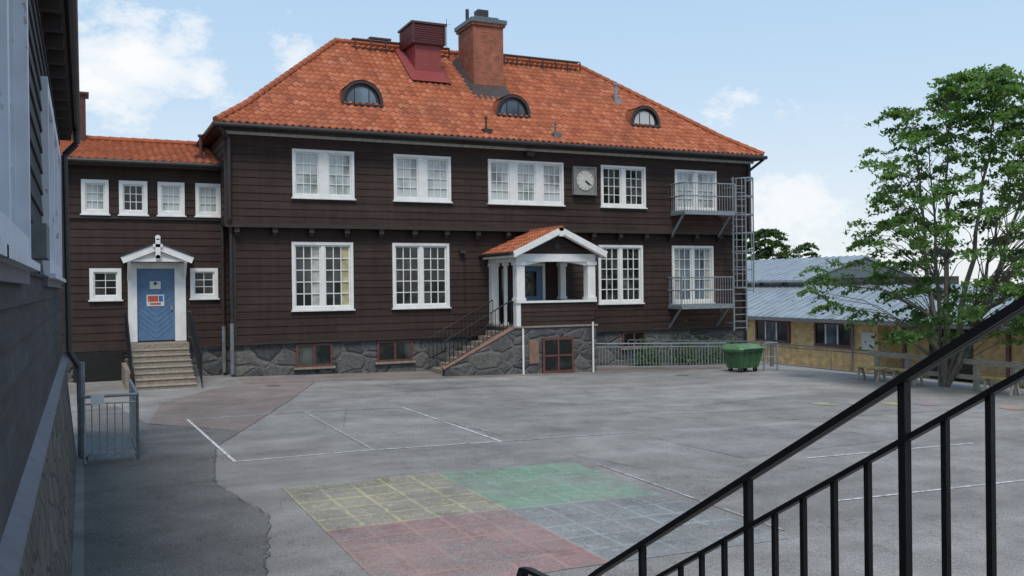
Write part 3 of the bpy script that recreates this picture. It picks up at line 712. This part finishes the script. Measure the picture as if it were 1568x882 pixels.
# ------------------------------------------------------------------ LEFT BUILDING
lb=empty('grey_wooden_building')
FS=(-4.62,-45,0,1,1,0)
hol=[(45-31.5,45-24.0,2.96,4.75),(45-20.7,45-15.4,2.96,4.75)]
a=MB('walls',lb)
a.box(-14,-4.72,-45,-13.25,1.6,5.5,BROWNT)
clap(a,FS,0,31.75,1.77,5.4,[hole(*x) for x in hol],GREYB,board=.19,proj=.018)
clap(a,(-4.62,-13.25,-1,0,0,1),0,9.4,1.77,5.4,[],GREYB,board=.19)
a.hexa([(-14,-45,-1),(-4.42,-45,-.0),(-4.42,-13.1,-.0),(-14,-13.1,-1),(-14,-45,1.66),(-4.57,-45,1.66),(-4.57,-13.2,1.66),(-14,-13.2,1.66)],STONEL)
a.hexa([(-4.70,-45,1.68),(-4.53,-45,1.66),(-4.53,-13.18,1.66),(-4.70,-13.18,1.68),(-4.70,-45,1.80),(-4.53,-45,1.69),(-4.53,-13.18,1.69),(-4.70,-13.18,1.80)],LEDGE)
a.done()
a=MB('windows',lb)
for x in hol:
    fbox(a,FS,x[0]-.12,x[1]+.12,-.02,.05,x[2]-.12,x[2]-.03,LEDGE)
    n=3; w_=(x[1]-x[0])/n
    for i in range(n): window(a,FS,x[0]+i*w_,x[0]+(i+1)*w_,x[2],x[3],2,2,4,GL_W,trim=.14,white=WHITEP,mull=.12)
a.done()
a=MB('eaves',lb)
a.box(-14,-4.42,-45,-12.95,5.42,5.50,BROWNT)
y=-44.8
while y<-13: a.box(-4.75,-4.44,y,y+.09,5.28,5.42,BROWNT); y+=.7
a.cyl((-4.36,-45,5.52),(-4.36,-12.9,5.52),.06,.06,DARKM)
a.pipe([(-4.36,-13.15,5.5),(-4.36,-13.15,5.25),(-4.55,-13.1,5.05),(-4.52,-13.1,1.8),(-4.36,-13.1,1.5),(-4.34,-13.1,.05)],.055,DARKM)
a.pipe([(-4.34,-13.1,1.6),(-4.34,-13.1,.02)],.065,PIPEG)
a.hexa([(-14.5,-45.3,5.5),(-4.40,-45.3,5.5),(-4.40,-12.9,5.5),(-14.5,-12.9,5.5),(-9.6,-45.3,8),(-9.4,-45.3,8),(-9.4,-15,8),(-9.6,-15,8)],TILE)
a.done()
a=MB('electrical_box',lb); fbox(a,FS,45-23.2,45-22.6,.02,.12,3.02,3.25,PIPEG); a.pipe([(-4.57,-22.6,3.0),(-4.57,-22.6,2.93),(-4.57,-14,2.90)],.008,BLACKM,6); a.done()

def railing(name,pts,h,sp,rt,rb,mat,post=.022,parent=None,bottom=.12):
    r=MB(name,parent)
    for p_,q_ in zip(pts,pts[1:]):
        P0=Vector((p_[0],p_[1],g(p_[0]))); P1=Vector((q_[0],q_[1],g(q_[0]))); up=Vector((0,0,1))
        r.cyl(P0+up*h,P1+up*h,rt,rt,mat,8); r.cyl(P0+up*bottom,P1+up*bottom,rb*1.4,rb*1.4,mat,6)
        r.cyl(P0+up*(h-.12),P1+up*(h-.12),rb*1.4,rb*1.4,mat,6)
        n=max(2,int((P1-P0).length/sp))
        for i in range(n+1):
            q=P0.lerp(P1,i/n); big=(i%12==0) or i==n
            if big: r.cyl(q,q+up*h,post,post,mat,8)
            else: r.cyl(q+up*bottom,q+up*(h-.12),rb,rb,mat,5)
    return r
r=railing('galvanised_guard_railing',[(-4.3,-13.75),(-3.5,-13.75),(-3.5,-11.2)],1.08,.11,.026,.009,GALV)
r.box(-4.25,-3.55,-13.78,-13.76,.06,.16,GALV); r.box(-4.2,-4.0,-13.80,-13.785,.95,1.12,WHITE)
r.box(-4.28,-3.52,-13.4,-11.3,.03,.05,GALVD)
r.done()
railing('steel_fence',[(12.15,-1.9),(17.1,-2.9)],.95,.12,.026,.012,GALV).done()
railing('steel_fence',[(14.2,-.8),(20.6,-1.4)],1.0,.13,.024,.010,GALVD).done()
r=MB('steel_barrier')
z0=g(18)
for x in (17.75,18.35): r.cyl((x,-4.2,z0),(x,-4.2,z0+1.0),.03,.03,GALV,8)
r.cyl((17.75,-4.2,z0+1.0),(18.35,-4.2,z0+1.0),.03,.03,GALV,8); r.cyl((17.75,-4.2,z0+.5),(18.35,-4.2,z0+.5),.022,.022,GALV,8)
r.done()
railing('handrail_fence',[(21.3,-.5),(21.6,-6.8)],.95,3.0,.022,.012,GALVD).done()

bn=MB('green_wheeled_container')
bx,by,bz=16.9,-4.1,g(17)
def T(x,y,z): 
    c_,s_=math.cos(.15),math.sin(.15); x*=.93; y*=.93; z*=.95; return (bx+x*c_-y*s_,by+x*s_+y*c_,bz+z)
def hx(x0,x1,y0,y1,z0,X0,X1,Y0,Y1,z1,m): bn.hexa([T(x0,y0,z0),T(x1,y0,z0),T(x1,y1,z0),T(x0,y1,z0),T(X0,Y0,z1),T(X1,Y0,z1),T(X1,Y1,z1),T(X0,Y1,z1)],m)
hx(-.5,.5,-.3,.35,.16,-.62,.62,-.42,.45,.78,GREENP)
hx(-.68,.68,-.48,.5,.78,-.68,.68,-.48,.5,.86,GREENP)
hx(-.66,.66,-.5,.48,.862,-.55,.55,-.2,.45,1.02,simple('green_lid',(.10,.20,.09),.5))
for x in (-.35,0,.35): hx(x-.02,x+.02,-.33,-.3,.2,x-.02,x+.02,-.45,-.42,.77,GREENP)
for x in (-.72,.72): bn.cyl(T(x-.04,0,.72),T(x+.04,0,.72),.05,.05,RUBBER,12)
for x in (-.4,.4):
    for y in (-.22,.28): bn.cyl(T(x-.03,y,.09),T(x+.03,y,.09),.09,.09,RUBBER,16); bn.box(*(lambda q:(q[0]-.04,q[0]+.04,q[1]-.04,q[1]+.04,q[2],q[2]+.08))(T(x,y,.1)),GALV)
bn.cyl(T(-.5,-.52,.88),T(.5,-.52,.88),.018,.018,GREENP,8)
bn.done()

# ------------------------------------------------------------------ RIGHT LOW BUILDING
rb=empty('yellow_brick_building')
a=MB('walls',rb)
a.box(28.4,45,.6,30,-2.6,.92,YBRICK); a.box(29.6,45,-26,.6,-2.6,.9,YBRICK)
FR=(28.4,0,0,1,-1,0)
for q0,q1 in ((6.35,8.88),(2.15,4.5),(11,14)):
    n=3
    for i in range(n):
        s0=q0+(q1-q0)*i/n; s1=q0+(q1-q0)*(i+1)/n
        a.poly([FP(FR,s0,.03,-.3),FP(FR,s1,.03,-.3),FP(FR,s1,.03,.84),FP(FR,s0,.03,.84)],GL_B if i%2 else GL_D)
        fbox(a,FR,s0,s0+.07,.031,.08,-.2,.74,WHITE if i else BASEWIN)
    for s0,s1,z0,z1 in ((q0-.1,q0,-.3,.84),(q1-.1,q1,-.3,.84),(q0,q1-.1,.74,.84),(q0,q1-.1,-.3,-.2)): fbox(a,FR,s0,s1,.0,.085,z0,z1,BASEWIN)
    fbox(a,FR,q0-.05,q1+.05,.0,.09,-.36,-.302,BASEWIN)
FR2=(29.6,0,0,1,-1,0)
for q0,q1 in ((-3.4,-1.2),(-8,-6),(-14,-11)):
    fbox(a,FR2,q0,q1,.0,.03,-1.6 if q0==-3.4 else -.3,.7,GL_D); fbox(a,FR2,(q0+q1)/2-.05,(q0+q1)/2+.05,.031,.06,-1.5,.7,BASEWIN)
fbox(a,FR,.75,1.5,.01,.05,-.35,.45,POSTW)
a.cyl((28.3,2.0,.9),(28.3,2.0,-1.5),.05,.05,PIPEG); 
for y in (-1,-6,-11,-16): a.box(28.3,28.45,y,y+.15,-1.6,.8,BASEWIN)
a.done()
a=MB('metal_roof',rb)
def slab(x0,z0,x1,z1,y0,y1,th=.12):
    a.hexa([(x0,y0,z0-th),(x1,y0,z1-th),(x1,y1,z1-th),(x0,y1,z0-th),(x0,y0,z0),(x1,y0,z1),(x1,y1,z1),(x0,y1,z0)],ROOFM)
    y=y0+.3
    while y<y1:
        a.beam((x0,y,z0+.02),(x1,y,z1+.02),.04,.05,ROOFM); y+=.55
slab(27.9,1.0,32.2,2.62,-26,30); a.box(32.2,33,.0,30,2.0,3.0,DARKM); slab(31.8,2.92,36.5,4.3,9,30); slab(41.2,2.92,36.5,4.3,9,30)
a.poly([(32,9.1,2.4),(41,9.1,2.4),(41,9.1,2.85),(36.5,9.1,4.2),(32,9.1,2.85)],GALVD)
slab(41.2,1.0,36.5,2.6,-26,9); a.box(32.2,36.5,-26,9,2.4,2.6,ROOFM)
a.box(27.85,27.93,-26,30,.84,1.02,PIPEG)
y=1
while y<29: a.box(32.15,32.2,y,y+1.6,2.62,2.9,GL_D); y+=2
a.done()

lf=MB('timber_rail_fence')
P0=(19.3,-7.9);P1=(20.6,-15.5)
for i in range(8):
    t_=i/7; x=P0[0]+(P1[0]-P0[0])*t_; y=P0[1]+(P1[1]-P0[1])*t_; lf.box(x-.07,x+.07,y-.07,y+.07,g(x)-.2,g(x)+.95,LOG)
lf.beam((P0[0]-.09,P0[1]+.3,g(19.3)+.85),(P1[0]-.09,P1[1],g(20.6)+.85),.10,.15,LOG); lf.beam((P0[0]-.09,P0[1]+.3,g(19.3)+.38),(P1[0]-.09,P1[1],g(20.6)+.38),.08,.13,LOG)
lf.done()
for (x,y) in ((18.6,-8.3),(18.75,-9.6),(19.0,-12.6)):
    bb=MB('picnic_bench'); z=g(x)
    w_,h=.3,.45
    bb.box(x-w_/2,x-.02,y-.55,y+.55,z+h-.045,z+h,YSEAT); bb.box(x+.02,x+w_/2,y-.55,y+.55,z+h-.045,z+h,YSEAT)
    for yy in (-.42,.42): bb.beam((x-.18,y+yy,z),(x-.04,y+yy,z+.42),.06,.06,LOG); bb.beam((x+.18,y+yy,z),(x+.04,y+yy,z+.42),.06,.06,LOG)
    bb.done()
sl=MB('street_lamp'); x,y=20.2,-9.9; z=g(x)
sl.cyl((x,y,z),(x,y,3.55),.055,.04,PIPEG,12); sl.cyl((x,y,3.5),(x,y,3.62),.10,.26,GALV,16); sl.cyl((x,y,3.62),(x,y,3.78),.28,.10,GALVD,16); sl.done()

# ------------------------------------------------------------------ trees
def tree(name,bx,by,bz,env,nclump,nleaf,lsize,mat,stems,seed,h0,h1,inner=.25):
    random.seed(seed)
    root=empty(name)
    tb=MB('trunk_and_limbs',root); lf=MB('foliage',root)
    stempts=[]
    for (dx,dy,top,r) in stems:
        p=Vector((bx,by,bz-.1)); n=12; prev=p; pr=r
        for i in range(1,n+1):
            t=i/n; q=Vector((bx+dx*t**.75+U(-.07,.07),by+dy*t**.75+U(-.07,.07),bz+(top-bz)*t)); rr=r*(1-t)**1.1+.010
            tb.cyl(prev,q,pr,rr,BARK,8,False); prev=q; pr=rr; stempts.append((q,rr))
    k=lf.m(mat)
    mx=sum(s_[0] for s_ in stems)/len(stems); my=sum(s_[1] for s_ in stems)/len(stems)
    for c_ in range(nclump):
        h=h0+(h1-h0)*(R()**.85); 
        for (a,b_),(c2,d) in zip(env,env[1:]):
            if a<=h<=c2: Rm=b_+(d-b_)*(h-a)/(c2-a)
        an_=U(0,2*math.pi); lob=1+.20*math.sin(3*an_+h*1.3+seed)+.15*math.sin(5*an_-h*2)
        rr=Rm*lob*math.sqrt(inner+(1-inner)*R())*U(.9,1.12)
        c=Vector((bx+mx*(h-bz)/8+rr*math.cos(an_),by+my*(h-bz)/8+rr*math.sin(an_),h-.12*rr))
        low=[q for q in stempts if q[0].z<h-.35*rr] or stempts[:1]
        sp=min(low,key=lambda q:(q[0]-c).length+.3*abs(q[0].z-(h-.6*rr)))
        s0=sp[0]; mid=s0.lerp(c,.55)+Vector((U(-.15,.15),U(-.15,.15),.12*rr*.6+.05)); r0=min(sp[1]*.5,.022)
        tb.cyl(s0,mid,r0,r0*.55,BARK,5,False); tb.cyl(mid,c,r0*.55,.005,BARK,4,False)
        out=(c-s0); out.z=0; out=out.normalized() if out.length>.1 else Vector((1,0,0))
        side=Vector((-out.y,out.x,0)); la=U(.3,.65); lb_=U(.2,.42); lc=U(.05,.13); tone=R()
        for j in range(int(nleaf*U(.5,1.3))):
            a_=random.gauss(0,.5); b2=random.gauss(0,.5); e=random.gauss(0,.5)
            p=c+out*la*a_+side*lb_*b2+Vector((0,0,lc*e-.22*abs(a_)*la-.15*max(0,a_)))
            s=lsize*U(.6,1.25); d1=Vector((U(-1,1),U(-1,1),U(-.9,.15))).normalized()
            d2=d1.cross(Vector((U(-.5,.5),U(-.5,.5),1))).normalized()
            i=len(lf.v); lf.v+= [tuple(p-d1*s*.6),tuple(p+d2*s*.32),tuple(p+d1*s*.6),tuple(p-d2*s*.32)]
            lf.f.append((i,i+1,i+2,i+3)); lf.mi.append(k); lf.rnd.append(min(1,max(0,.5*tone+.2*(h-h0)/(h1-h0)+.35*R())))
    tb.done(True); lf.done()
env=[(1.0,1.3),(1.6,2.7),(2.4,3.5),(3.6,4.0),(5.2,3.9),(6.5,3.3),(7.6,2.6),(8.6,1.7),(9.3,.9),(9.6,.3)]
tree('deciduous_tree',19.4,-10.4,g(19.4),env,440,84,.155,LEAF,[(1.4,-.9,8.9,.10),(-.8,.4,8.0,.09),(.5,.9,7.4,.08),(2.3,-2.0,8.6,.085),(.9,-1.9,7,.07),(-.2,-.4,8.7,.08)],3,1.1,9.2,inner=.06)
env2=[(0,1.5),(2,3.2),(4,3.2),(6,2.2),(7.3,.6),(8,.3)]
tree('distant_tree',46.3,28.5,-2.4,env2,150,90,.3,LEAFD,[(.3,0,6,.2),(-.5,.3,5,.15)],5,.5,7.2)
tree('distant_tree',49.5,29.5,-2.4,env2,120,80,.3,LEAFD,[(.3,0,6,.2),(-.5,.3,5,.15)],8,.5,6.2)
random.seed(21)
sb=MB('shrub'); k=sb.m(LEAF)
for i in range(2600):
    c_=random.choice([(15.2,-.6),(16.8,-.7),(17.9,-.8),(18.9,-.6)]); p=Vector((c_[0]+random.gauss(0,.3),c_[1]+random.gauss(0,.15),g(17)+abs(random.gauss(0,.35))+.05))
    s=U(.05,.1); d1=Vector((U(-1,1),U(-1,1),U(-.5,.8))).normalized(); d2=d1.cross(Vector((U(-.5,.5),U(-.5,.5),1))).normalized()
    j=len(sb.v); sb.v+=[tuple(p-d1*s),tuple(p+d2*s*.5),tuple(p+d1*s),tuple(p-d2*s*.5)]; sb.f.append((j,j+1,j+2,j+3)); sb.mi.append(k); sb.rnd.append(R())
sb.done()

# ------------------------------------------------------------------ foreground stair railing
fr=empty('black_stair_railing')
a=MB('rails_and_balusters',fr)
X=-2.42
def rh(m): return 2.747-.598*(m+28.684)
pts=[(X,-30.4,rh(-30.4)),(X,-26.85,rh(-26.85)),(X,-26.62,1.50),(X,-26.2,1.475),(X,-26.13,1.46),(X,-26.10,1.41)]
for p_,q_ in zip(pts,pts[1:]): a.beam(p_,q_,.034,.020,BLACKM); a.cyl(q_,(q_[0]+.0001,q_[1],q_[2]+.001),.01,.01,BLACKM)
a.pipe(pts,.0115,BLACKM,10)
a.beam((X,-30.4,rh(-30.4)-.153),(X,-26.85,rh(-26.85)-.153),.024,.014,BLACKM)
a.beam((X,-30.4,rh(-30.4)-.86),(X,-26.85,rh(-26.85)-.86),.024,.014,BLACKM)
m_=-28.36-16*.12
while m_<-26.8:
    post=(round((m_+28.36)/.12)%5==0)
    if post: a.box(X-.011,X+.011,m_-.011,m_+.011,rh(m_)-.96,rh(m_),BLACKM)
    else: a.box(X-.0075,X+.0075,m_-.0075,m_+.0075,rh(m_)-.86,rh(m_)-.153,BLACKM)
    m_+=.12
a.box(X-.011,X+.011,-26.17,-26.148,.5,1.47,BLACKM)
a.done()
a=MB('concrete_staircase')
m_=-30.4; 
while m_<-26.9:
    a.box(-2.36,-1.2,m_,m_+.28,-.05,rh(m_+.28)-.98,CONC); m_+=.28
a.box(-2.5,-1.2,m_,-26.0,-.05,.5,CONC); a.box(-2.5,-1.2,-26.0,-25.7,-.05,.33,CONC); a.box(-2.5,-1.2,-25.7,-25.4,-.05,.16,CONC)
a.done()

# ------------------------------------------------------------------ light, sky, camera
sd=Vector((-.22,-.60,1.0)).normalized()
el=math.asin(sd.z); az=math.atan2(sd.x,sd.y)
sun=bpy.data.lights.new('sun','SUN'); sun.energy=2.5; sun.angle=math.radians(20); sun.color=(1,.94,.85)
so=bpy.data.objects.new('sun',sun); COL.objects.link(so); so.rotation_euler=(-sd).to_track_quat('-Z','Y').to_euler()
wd=bpy.data.worlds.new('World'); scene.world=wd; wd.use_nodes=True; nt=wd.node_tree
bg=nt.nodes['Background']; sky=N(nt,'ShaderNodeTexSky',sky_type='NISHITA'); sky.sun_disc=False; sky.sun_elevation=el; sky.sun_rotation=az
sky.air_density=1.0; sky.dust_density=1.0; sky.ozone_density=1.0
tc=N(nt,'ShaderNodeTexCoord'); sep=N(nt,'ShaderNodeSeparateXYZ'); L(nt,tc.outputs['Generated'],sep.inputs[0])
def dirmask(a,h,r0,r1):
    d=Vector((.9056*a+.4241,-.4241*a+.9056,h)).normalized()
    dp=N(nt,'ShaderNodeVectorMath',operation='DISTANCE'); L(nt,tc.outputs['Generated'],dp.inputs[0]); dp.inputs[1].default_value=d
    return ramp(nt,dp.outputs['Value'],[(r0,1.),(r1,0.)])
mpn=N(nt,'ShaderNodeMapping'); mpn.inputs['Scale'].default_value=(1,1,1.7); L(nt,tc.outputs['Generated'],mpn.inputs[0])
n2=noise(nt,8,10,vec=mpn.outputs[0],rough=.66)
ms=[(-.44,.275,.02,.15,1.),(-.235,.25,.0,.07,.78),(-.41,.195,.0,.10,.8),(-.33,.225,.0,.06,.7),(.31,.075,.02,.19,.78),(.28,.11,.0,.08,.7),(.52,.02,.0,.14,.7)]
boost=None
for (a_,h_,r0,r1,k_) in ms:
    q=math_(nt,'MULTIPLY',dirmask(a_,h_,r0,r1),k_)
    boost=q if boost is None else math_(nt,'MAXIMUM',boost,q)
f=math_(nt,'ADD',math_(nt,'MULTIPLY',n2,1.1),math_(nt,'MULTIPLY',boost,.40))
cm=ramp(nt,f,[(.76,0.),(.86,.6),(1.,1.)])
hz=ramp(nt,sep.outputs[2],[(0.,(9.2,9.6,9.8)),(.08,(7.9,8.9,9.8)),(.20,(5.9,7.7,9.6)),(.32,(4.8,7.0,9.4)),(.9,(3.4,5.0,7.4))])
base=mixc(nt,.88,sky.outputs[0],hz)
col=mixc(nt,math_(nt,'MULTIPLY',cm,.92),base,(10.,10.05,10.1))
L(nt,col,bg.inputs[0]); bg.inputs[1].default_value=.1
cam=bpy.data.cameras.new('camera'); co=bpy.data.objects.new('camera',cam); COL.objects.link(co); scene.camera=co
co.location=(-4.28,-30.02,2.8)
rot=Matrix.Rotation(math.radians(-25.1),4,'Z')@Matrix.Rotation(math.radians(90-.16),4,'X')@Matrix.Rotation(math.radians(-.66),4,'Z')
co.rotation_euler=rot.to_euler()
cam.sensor_width=36; cam.lens=32.14; cam.clip_start=.02; cam.clip_end=3000
scene.view_settings.view_transform='Standard'; scene.view_settings.look='None'; scene.view_settings.exposure=0
